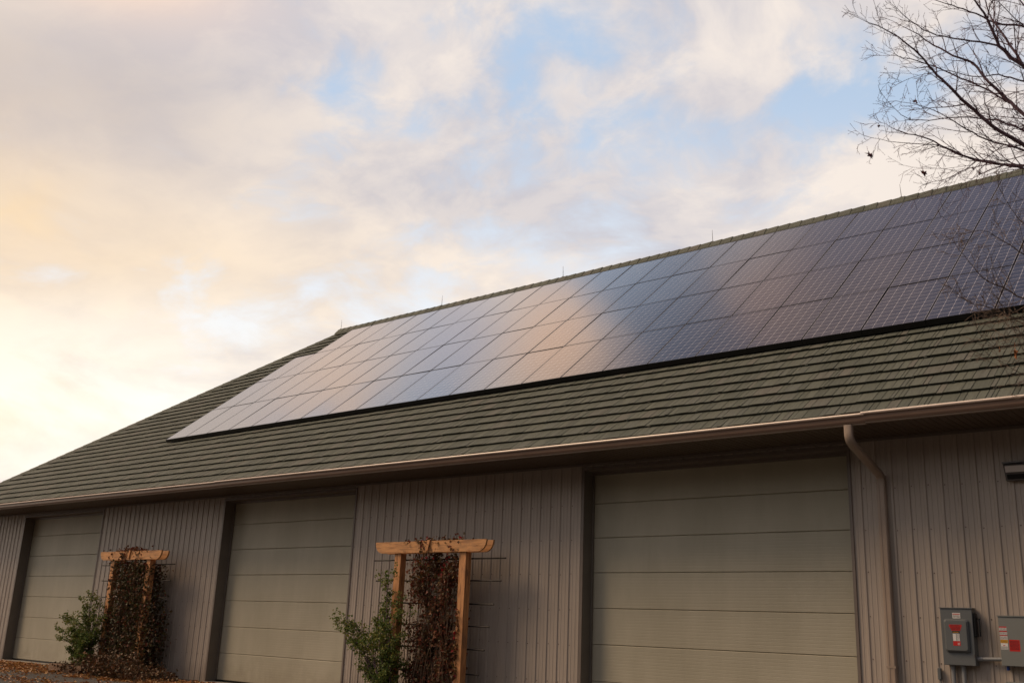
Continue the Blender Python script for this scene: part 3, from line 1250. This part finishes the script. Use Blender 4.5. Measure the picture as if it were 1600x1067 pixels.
def shrub(x, y, label, seed, tips, keep=1.0):
    rng = random.Random(seed)
    t = thing('green_shrub', label, 'shrub', (x, y, -0.05), 'leafy green shrubs left of the trellises')
    st = MB()
    lf = MB()

    def twig(p, d, L, r, lvl):
        pts = [Vector(p)]
        n = 5
        dd = Vector(d).normalized()
        for q in range(n):
            dd = (dd + Vector((rng.gauss(0, .14), rng.gauss(0, .14), rng.gauss(0.02, .12)))).normalized()
            pts.append(pts[-1] + dd * L / n)
        st.tube(pts, [r * (1 - .7 * i / n) for i in range(n + 1)], 4 if lvl == 0 else 3, cap=False)
        for i in range(1, n + 1):
            if lvl < 2:
                for _ in range(1 if rng.random() < .6 else 2):
                    nd = (dd + Vector((rng.gauss(0, .8), rng.gauss(0, .8), rng.gauss(.05, .5)))).normalized()
                    twig(pts[i], nd, L * rng.uniform(.22, .42), r * .5, lvl + 1)
            if lvl > 0 and rng.random() < keep:
                for _ in range(3 if lvl == 2 else 2):
                    leaf(lf, pts[i] + Vector((rng.gauss(0, .03), rng.gauss(0, .03), rng.gauss(0, .03))), rng.uniform(.035, .06), rng)

    for (tx, ty, tz) in tips:
        d = Vector((tx - x, ty - y, tz))
        L = d.length
        # bend: start steep, end outward
        base = Vector((rng.uniform(-.15, .15), rng.uniform(-.1, .1), 0))
        mid = base.lerp(d, .5) + Vector((0, 0, .12 * L))
        pts = [base, base.lerp(mid, .5) + Vector((0, 0, .03)), mid, mid.lerp(d, .5) + Vector((0, 0, .03)), d]
        st.tube(pts, [.014, .012, .009, .006, .003], 5, cap=False)
        for i in range(1, 5):
            for _ in range(2):
                P = pts[i - 1].lerp(pts[i], rng.random())
                dd = (pts[i] - pts[i - 1]).normalized() + Vector((rng.gauss(0, .7), rng.gauss(0, .7), rng.gauss(0, .4)))
                twig(P, dd, L * rng.uniform(.16, .3), .005, 1)
    obj('stem', st, BARK, t)
    obj('leaves', lf, GREEN_L, t, kind='stuff')
    return t


shrub(-14.55, -1.0, 'green leafy shrub reaching left past the front of the orange cedar trellis', 7,
      [(-15.85, -1.0, 1.45), (-15.6, -1.05, 1.52), (-15.45, -1.1, 1.18), (-14.95, -.95, 1.6), (-14.8, -.95, 2.3), (-14.7, -.9, 1.9),
       (-14.5, -1.0, 1.5), (-14.4, -1.1, 1.2), (-15.0, -1.15, 1.15), (-14.6, -1.15, .95), (-14.4, -1.1, 0.8), (-15.15, -1.0, .75),
       (-14.75, -1.1, 1.25), (-14.9, -1.0, 1.45)], 0.6)
shrub(-25.55, -1.0, 'green shrub leaning over the leftmost garage door from the vine-smothered trellis', 8,
      [(-26.75, -1.0, 1.35), (-26.7, -1.1, .85), (-26.3, -1.2, 1.1), (-26.5, -.9, .6), (-25.9, -1.0, 1.65), (-25.5, -.9, 1.85), (-25.3, -1.0, 1.3),
       (-25.9, -1.2, 1.2), (-26.1, -1.1, .9), (-25.6, -1.2, .8), (-26.2, -1.2, .5), (-26.0, -1.0, 1.35), (-25.7, -1.1, 1.1), (-26.2, -1.0, .75)], 0.75)

# low dry plants and timber bed edging at the foot of the first trellis
rng = random.Random(31)
lf = MB()
st = MB()
for k in range(170):
    x0, y0 = rng.gauss(-23.9, .95), rng.uniform(-1.75, -.5)
    h = rng.uniform(.2, .62) * max(.25, 1 - abs(x0 + 24.0) / 3.0)
    tip = Vector((x0 + rng.gauss(0, .15), y0 + rng.gauss(-.05, .12), h))
    st.tube([(x0, y0, -.07), (x0 + (tip.x - x0) * .4, y0, h * .6), tip], [.006, .005, .003], 3, cap=False)
    for _ in range(20):
        f = rng.random()
        leaf(lf, Vector((x0, y0, 0)).lerp(tip, f) + Vector((rng.gauss(0, .07), rng.gauss(0, .07), rng.gauss(0, .04))), rng.uniform(.045, .085), rng)
gc = thing('dry_plants', 'low mound of dry reddish brown plants at the foot of the vine-smothered trellis', 'plants', (-24.2, -1.0, -0.06))
wparent(obj('stem', st, STEM, kind='stuff'), gc)
wparent(obj('leaves', lf, DRY_L, kind='stuff'), gc)
te = thing('timber_edging', 'short brown timber bed edging beside the sill of the leftmost garage door', 'edging', (-25.6, -1.5, -0.06))
for k in range(2):
    mb = MB()
    mb.box(-26.55, -25.0 + .1 * k, -1.52 + .01 * k, -1.40 + .01 * k, -0.06 + .1 * k, 0.036 + .1 * k)
    wparent(obj('timber', mb, OLDWOOD), te)
    mb = MB()
    mb.box(-26.52, -26.42, -1.385, -.35, -0.06 + .1 * k, 0.034 + .1 * k)
    wparent(obj('timber', mb, OLDWOOD), te)

# fallen leaves
mb = MB()
rng = random.Random(77)
cnt = 0
while cnt < 6500:
    x = rng.uniform(-36, -14)
    y = -0.15 - abs(rng.gauss(0, 2.4))
    if y < -9:
        continue
    dens = mnoise.noise(Vector((x * .5, y * 1.1, 3.1))) * 1.5 + .3 + (0.45 if -2.2 < y < -.3 else 0)
    if rng.random() > dens:
        continue
    leaf(mb, (x, y, -0.055 + rng.uniform(0, .02)), rng.uniform(.06, .12), rng, flat=True)
    cnt += 1
o = obj('fallen_leaves', mb, FALL_L, kind='stuff')
tag(o, 'orange brown fallen leaves scattered over the gravel before the garage doors', 'leaves')

# ------------------------------------------------------------------ wall fittings
def rect(mb, x0, x1, z0, z1, y):
    mb.poly([(x0, y, z0), (x1, y, z0), (x1, y, z1), (x0, y, z1)])


db = thing('disconnect_switch', 'dark grey electrical switch box with raised cover and red warning sticker', 'switch box', (-4.46, -0.02, 1.18))


def wp(name, mb, mat, parent, smoothf=False, label=None):
    o = obj(name, mb, mat, smoothf=smoothf)
    wparent(o, parent)
    if label:
        o['label'] = label
    return o


FY = -0.165
mb = MB()
mb.rbox(-4.675, -4.262, FY, -0.02, 1.183, 1.915, 0.006)
mb.box(-4.685, -4.252, FY - .012, -0.02, 1.915, 1.926)
wp('housing', mb, BOXG, db)
mb = MB()
mb.rbox(-4.628, -4.315, FY - 0.045, FY - .001, 1.352, 1.776, 0.022)
wp('cover', mb, BOXG, db)
mb = MB()
mb.rbox(-4.261, -4.225, -0.150, -0.075, 1.55, 1.86, 0.008)
mb.tube([(-4.225, -.11, 1.79), (-4.19, -.12, 1.79), (-4.185, -.14, 1.66), (-4.185, -.145, 1.56)], [.014, .014, .012, .014], 8)
wp('handle', mb, BLACKM, db)
mb = MB()
mb.box(-4.276, -4.262, FY - .016, FY, 1.29, 1.325)
mb.tube([(-4.269, FY - .016, 1.307), (-4.269, FY - .022, 1.307)], .006, 8)
wp('latch', mb, GREYM, db)


def sticker(parent, y, blocks, marks):
    """blocks: (x0,x1,z0,z1,mat) ; marks: bars of print"""
    mb = MB()
    mats = []
    for x0, x1, z0, z1, mt in blocks:
        if mt not in mats:
            mats.append(mt)
        mb.cur = mats.index(mt)
        rect(mb, x0, x1, z0, z1, y - 0.0012)
    for x0, x1, z0, z1, mt in marks:
        if mt not in mats:
            mats.append(mt)
        mb.cur = mats.index(mt)
        rect(mb, x0, x1, z0, z1, y - 0.0022)
    o = obj('label', mb, mats)
    wparent(o, parent)
    return o


def print_lines(x0, x1, z0, z1, n, mt, seed=0):
    r = random.Random(seed)
    out = []
    h = (z1 - z0) / n
    for k in range(n):
        x = x0
        zc = z0 + (k + .5) * h
        while x < x1 - .004:
            w = min(r.uniform(.004, .014), x1 - x)
            out.append((x, x + w, zc - h * .22, zc + h * .22, mt))
            x += w + .0035
    return out


sticker(db, FY, [(-4.517, -4.415, 1.787, 1.859, WHITE), ], [(-4.512, -4.420, 1.836, 1.846, RED)] + print_lines(-4.510, -4.422, 1.795, 1.828, 3, BLACKL, 2))
CY = FY - 0.045
# red sticker of stepped outline, black strip, white block, red foot
sticker(db, CY, [(-4.556, -4.394, 1.672, 1.704, RED), (-4.545, -4.405, 1.650, 1.672, RED), (-4.532, -4.412, 1.626, 1.650, RED),
                 (-4.520, -4.425, 1.592, 1.622, BLACKL), (-4.515, -4.430, 1.495, 1.589, WHITE), (-4.518, -4.424, 1.434, 1.493, RED)],
        print_lines(-4.536, -4.414, 1.63, 1.70, 4, BLACKL, 3) + print_lines(-4.512, -4.434, 1.598, 1.616, 1, ORANGE, 4)
        + [(-4.474, -4.470, 1.498, 1.586, BLACKL)] + print_lines(-4.468, -4.434, 1.50, 1.585, 6, BOXG, 6)
        + print_lines(-4.46, -4.434, 1.44, 1.475, 2, WHITE, 5))
# conduits of the switch
for cx in (-4.585, -4.45):
    mb = MB()
    mb.tube([(cx, -0.075, 1.18), (cx, -0.075, -0.05)], 0.030, 12)
    mb.tube([(cx, -0.075, 1.182), (cx, -0.075, 1.145)], 0.038, 12)
    wp('conduit', mb, PVC, db, True)
mb = MB()
mb.tube([(-4.262, -0.075, 1.275), (-3.945, -0.075, 1.285)], 0.026, 12)
mb.tube([(-4.262, -0.075, 1.275), (-4.20, -0.075, 1.277)], 0.033, 12)
wp('conduit', mb, PVC, db, True)

cb = thing('combiner_box', 'light grey electrical cabinet with white and red stickers at the right edge', 'electrical box', (-3.66, -0.02, 1.2))
mb = MB()
mb.rbox(-3.942, -3.38, FY - .01, -0.02, 1.205, 1.822, 0.005)
mb.box(-3.95, -3.37, FY - .022, -0.02, 1.822, 1.836)
wp('housing', mb, BOXG2, cb)
Y2 = FY - .01
sticker(cb, Y2, [(-3.936, -3.846, 1.648, 1.697, WHITE), (-3.934, -3.843, 1.592, 1.643, WHITE), (-3.934, -3.843, 1.533, 1.588, WHITE),
                 (-3.933, -3.842, 1.490, 1.530, ORANGE), (-3.932, -3.845, 1.410, 1.488, WHITE)],
        [(-3.936, -3.846, 1.682, 1.697, RED), (-3.934, -3.843, 1.629, 1.643, RED), (-3.934, -3.843, 1.579, 1.590, RED),
         (-3.905, -3.878, 1.455, 1.463, RED)]
        + print_lines(-3.93, -3.85, 1.652, 1.678, 3, BLACKL, 7) + print_lines(-3.93, -3.85, 1.596, 1.625, 3, BLACKL, 8)
        + print_lines(-3.93, -3.85, 1.538, 1.572, 3, BLACKL, 9) + print_lines(-3.928, -3.85, 1.496, 1.524, 2, BLACKL, 10)
        + print_lines(-3.928, -3.85, 1.415, 1.448, 3, BLACKL, 11))
sticker(cb, Y2, [(-3.829, -3.700, 1.390, 1.535, RED)], print_lines(-3.82, -3.71, 1.41, 1.52, 7, BLACKL, 12))
mb = MB()
mb.tube([(-3.89, -0.09, 1.205), (-3.89, -0.09, 1.15)], 0.020, 10)
wp('bushing', mb, BLUE, cb, True)

lb = thing('lower_box', 'grey cable trough box cut by the bottom right corner below the cabinet', 'electrical box', (-3.6, -0.02, 0.7))
mb = MB()
mb.rbox(-3.925, -3.38, -0.15, -0.02, 0.72, 1.012, 0.005)
wp('housing', mb, BOXG2, lb)
for xx in (-3.90, -3.75, -3.60):
    mb = MB()
    mb.tube([(xx, -0.149, 0.99), (xx, -0.156, 0.99)], 0.008, 8)
    wp('screw', mb, BLACKM, lb)
jb = thing('conduit_outlet', 'small grey outlet on a thin pipe left of the switch box', 'outlet', (-4.76, -0.02, 0.98))
mb = MB()
mb.rbox(-4.795, -4.752, -0.075, -0.02, 0.985, 1.135, 0.006)
wp('housing', mb, BOXG, jb)
mb = MB()
mb.tube([(-4.773, -.05, 1.134), (-4.773, -.05, 1.15)], .007, 8)
mb.tube([(-4.768, -0.045, 0.986), (-4.768, -0.045, -0.05)], 0.011, 8)
wp('conduit', mb, PVC, jb, True)

wl = thing('wall_light', 'wedge shaped grey wall light with pale lens under the eave at right', 'wall light', (-3.45, -0.02, 3.6))
mb = MB()
mb.prismx([(-0.02, 3.83), (-0.155, 3.815), (-0.175, 3.795), (-0.10, 3.60), (-0.02, 3.60)], -3.70, -3.26)
mb.box(-3.72, -3.24, -0.165, -0.02, 3.826, 3.845)
wp('housing', mb, GREYM, wl)


def facep(t, off):   # point on the slanted front of the housing
    y = -0.175 + (0.075) * t
    z = 3.795 - 0.195 * t
    return y - off * 0.93, z - off * 0.36


mb = MB()
a0, a1 = facep(0.04, .006), facep(0.45, .012)
b0, b1 = facep(0.45, 0.0), facep(0.04, 0.0)
mb.prismx([a0, a1, b0, b1], -3.682, -3.278)
wp('lens', mb, GLASSW, wl)
mb = MB()
a0, a1 = facep(0.60, .004), facep(0.92, .004)
b0, b1 = facep(0.92, 0.0), facep(0.60, 0.0)
mb.prismx([a0, a1, b0, b1], -3.675, -3.285)
wp('lower_lens', mb, BLACKM, wl)

# ------------------------------------------------------------------ bare tree on the right
def at(u, v, w):
    return CAM + (FW + RT * ((u - 800) / 1580.7) - UP * ((v - 533.5) / 1580.7)) * w


tr_base = at(1860, 620, 9.6)
tree = thing('bare_tree', 'bare leafless tree reaching in from the right with a few last leaves', 'tree', (tr_base.x, tr_base.y, -0.06))
TP = [Vector((tr_base.x + .05, tr_base.y, -0.1)), Vector((tr_base.x + .02, tr_base.y, 0.9)), at(1858, 640, 9.6), at(1845, 460, 9.6), at(1820, 300, 9.6), at(1800, 120, 9.6),
      at(1770, -80, 9.6), at(1740, -300, 9.7), at(1730, -480, 9.8)]
mb = MB()
mb.tube(TP, [.19, .15, .13, .115, .10, .085, .065, .04, .015], 12)
wp('trunk', mb, BARK, tree, True)

# main branches: image-measured courses placed at their depth, joined to the trunk
MAIN = [
    ([(1812, 250, 9.6), (1720, 190, 9.4), (1640, 138, 9.3), (1600, 105, 9.2), (1563, 72, 9.2), (1542, 30, 9.15), (1518, -6, 9.1), (1490, -70, 9.1)], .034),
    ([(1600, 105, 9.2), (1570, 60, 9.3), (1545, 20, 9.4), (1530, -40, 9.4)], .016),
    ([(1836, 400, 9.6), (1740, 290, 9.7), (1650, 222, 9.8), (1600, 180, 9.8), (1572, 153, 9.9), (1545, 129, 9.9), (1521, 99, 10.0), (1488, 87, 10.0), (1452, 66, 10.1), (1428, 51, 10.1), (1386, 30, 10.2)], .028),
    ([(1838, 420, 9.6), (1740, 310, 9.3), (1650, 255, 9.1), (1600, 225, 9.0), (1560, 204, 8.9), (1521, 172, 8.9), (1485, 138, 8.8), (1458, 111, 8.8), (1428, 78, 8.7), (1380, 45, 8.7), (1341, 28, 8.6)], .030),
    ([(1650, 222, 9.8), (1600, 178, 9.9), (1560, 150, 10.0), (1500, 122, 10.1), (1446, 99, 10.2), (1400, 88, 10.2), (1371, 87, 10.3)], .015),
    ([(1840, 430, 9.6), (1740, 330, 9.8), (1660, 270, 10.0), (1600, 259, 10.1), (1545, 255, 10.2), (1494, 240, 10.2), (1449, 216, 10.3), (1410, 207, 10.3), (1377, 192, 10.4)], .024),
    ([(1660, 270, 10.0), (1600, 263, 9.8), (1560, 256, 9.7), (1518, 249, 9.7), (1470, 228, 9.6), (1404, 223, 9.6), (1353, 213, 9.5)], .014),
    ([(1740, 310, 9.3), (1660, 240, 9.5), (1600, 204, 9.6), (1545, 186, 9.7), (1485, 184, 9.7), (1422, 187, 9.8), (1380, 150, 9.8)], .015),
    ([(1563, 72, 9.2), (1518, 64, 9.2), (1464, 55, 9.2), (1422, 33, 9.1), (1386, 0, 9.1)], .012),
    ([(1800, 140, 9.6), (1700, 70, 9.6), (1600, 42, 9.5), (1557, 36, 9.5), (1515, 18, 9.5), (1476, 6, 9.5), (1430, -10, 9.5)], .018),
    ([(1560, 256, 9.7), (1530, 250, 9.6), (1512, 262, 9.6), (1485, 276, 9.5), (1453, 286, 9.5)], .008),
    ([(1650, 138, 9.3), (1600, 128, 9.0), (1560, 118, 9.0), (1520, 120, 8.9), (1470, 110, 8.9), (1410, 128, 8.9)], .011),
    ([(1800, 150, 9.6), (1700, 110, 9.7), (1640, 60, 9.8), (1600, 10, 9.8), (1560, -50, 9.9)], .022),
    ([(1660, 262, 9.6), (1600, 235, 9.4), (1540, 218, 9.4), (1500, 196, 9.3), (1455, 170, 9.3), (1400, 158, 9.3)], .013),
    # low sprays in front of the roof
    ([(1850, 560, 9.6), (1760, 530, 9.3), (1670, 495, 9.1), (1600, 466, 9.0), (1568, 450, 9.0), (1536, 434, 8.9), (1509, 402, 8.9), (1495, 385, 8.9)], .013),
    ([(1760, 530, 9.3), (1680, 500, 9.0), (1600, 500, 8.9), (1554, 483, 8.8), (1511, 470, 8.8), (1489, 452, 8.7)], .009),
    ([(1850, 570, 9.6), (1760, 560, 9.5), (1660, 530, 9.4), (1600, 506, 9.3), (1570, 492, 9.3), (1536, 487, 9.2)], .012),
    ([(1852, 590, 9.6), (1760, 610, 9.5), (1670, 602, 9.3), (1600, 584, 9.2), (1577, 573, 9.2), (1545, 554, 9.1)], .009),
    ([(1850, 565, 9.6), (1760, 555, 9.0), (1690, 540, 8.7), (1640, 520, 8.6), (1600, 535, 8.5), (1560, 545, 8.5), (1530, 520, 8.4)], .008),
    ([(1850, 590, 9.6), (1740, 640, 9.2), (1660, 610, 9.0), (1600, 545, 8.9), (1578, 500, 8.9), (1560, 470, 8.9)], .008),
    ([(1848, 520, 9.6), (1740, 470, 9.1), (1650, 425, 8.9), (1600, 398, 8.8), (1560, 372, 8.8), (1530, 360, 8.8), (1490, 372, 8.8)], .010),
    ([(1845, 480, 9.6), (1740, 420, 9.5), (1650, 380, 9.4), (1600, 350, 9.4), (1575, 320, 9.4), (1560, 290, 9.4)], .010),
]
rng = random.Random(17)


def rot_from(d, ang, az):
    a = Vector((0, 0, 1)) if abs(d.z) < .9 else Vector((1, 0, 0))
    u = d.cross(a).normalized()
    w = d.cross(u)
    return (d * cos(ang) + (u * cos(az) + w * sin(az)) * sin(ang)).normalized()


def grow(mb, p, d, L, r, lvl):
    n = 5 if lvl == 1 else (4 if lvl == 2 else 2)
    pts = [p]
    dd = d
    for q in range(n):
        dd = (dd + Vector((rng.gauss(0, .10), rng.gauss(0, .10), rng.gauss(.015, .10)))).normalized()
        pts.append(pts[-1] + dd * (L / n))
    mb.tube(pts, [max(r * (1 - .75 * i / n), .0016) for i in range(n + 1)], 4 if lvl == 1 else 3, cap=False)
    if lvl >= 3:
        return
    cnt = {1: max(3, int(L / .085)), 2: max(2, int(L / .065))}[lvl]
    for k in range(cnt):
        t = (k + rng.uniform(.3, .9)) / cnt * n
        i = min(int(t), n - 1)
        P = pts[i].lerp(pts[i + 1], t - i)
        dseg = (pts[i + 1] - pts[i]).normalized()
        nd = rot_from(dseg, radians(rng.uniform(28, 55)), rng.uniform(0, 2 * pi))
        ll = L * rng.uniform(.28, .5) * (1 - .45 * t / n) if lvl == 1 else rng.uniform(.03, .11)
        grow(mb, P, nd, ll, r * .52, lvl + 1)


for idx, (path, r0) in enumerate(MAIN):
    pts = [at(*p) for p in path]
    # smooth (Catmull-Rom) with small wander
    sp = []
    for i in range(len(pts) - 1):
        p0, p1, p2, p3 = pts[max(i - 1, 0)], pts[i], pts[i + 1], pts[min(i + 2, len(pts) - 1)]
        for q in range(4):
            t = q / 4
            P = 0.5 * ((2 * p1) + (p2 - p0) * t + (2 * p0 - 5 * p1 + 4 * p2 - p3) * t * t + (3 * p1 - p0 - 3 * p2 + p3) * t ** 3)
            sp.append(P + Vector((rng.gauss(0, .004), rng.gauss(0, .004), rng.gauss(0, .004))))
    sp.append(pts[-1])
    mb = MB()
    n = len(sp)
    rad = [max(.0020, .82 * r0 * (1 - i / n) ** 0.8) for i in range(n)]
    mb.tube(sp, rad, 7 if r0 > .015 else 5, cap=False)
    low = idx >= 14
    tot = 0.0
    nxt = rng.uniform(.05, .2)
    for i in range(1, n):
        seg = (sp[i] - sp[i - 1])
        tot += seg.length
        if tot > nxt:
            nxt = tot + rng.uniform(.052, .12) * (.62 if low else 1)
            f = i / n
            nd = rot_from(seg.normalized(), radians(rng.uniform(25, 52)), rng.uniform(0, 2 * pi))
            grow(mb, sp[i], nd, rng.uniform(.3, .85) * (1.12 - .82 * f) * (.8 if low else 1), min(rad[i] * .55, .0065), 1)
    grow(mb, sp[-1], (sp[-1] - sp[-2]).normalized(), .12, .003, 1)
    wp('branch', mb, TWIG if low else BARK, tree)  # low sprays take the paler twig colour

# last leaves
for k, (u, v, w, s, mt) in enumerate([(1359, 243, 9.5, .10, 0), (1444, 270, 9.5, .085, 0), (1531, 271, 9.6, .055, 0), (1521, 264, 9.6, .05, 0),
                                      (1431, 159, 9.3, .06, 0), (1581, 69, 9.2, .05, 0), (1383, 108, 10.2, .035, 0), (1422, 186, 9.8, .045, 0),
                                      (1373, 197, 10.3, .045, 0), (1587, 553, 9.2, .11, 1), (1562, 548, 9.1, .04, 1)]):
    P = at(u, v, w)
    mb = MB()
    r = random.Random(200 + k)
    up = Vector((r.uniform(-.3, .3), r.uniform(-.3, .3), 1)).normalized()
    side = RT.lerp(FW, r.uniform(.0, .5)).normalized()
    nrm = up.cross(side).normalized()
    outl = [(0, .5), (.12, .22), (.42, .30), (.26, .02), (.36, -.2), (.12, -.18), (0, -.5), (-.14, -.16), (-.38, -.12), (-.24, .06), (-.36, .34), (-.10, .24)]
    ring = [P + side * (a * s) + up * (b * s) + nrm * (r.uniform(-.12, .22) * s) for a, b in outl]
    c = P + nrm * (-.1 * s)
    b0 = len(mb.v)
    mb.v += [tuple(c)] + [tuple(q) for q in ring]
    for q in range(12):
        mb.f.append((b0, b0 + 1 + q, b0 + 1 + (q + 1) % 12))
        mb.mi.append(0)
    mb.tube([P + up * (.5 * s), P + up * (1.0 * s) + side * (.15 * s)], .0018, 3, cap=False)
    wp('leaf', mb, CLING_O if mt else CLING_L, tree)
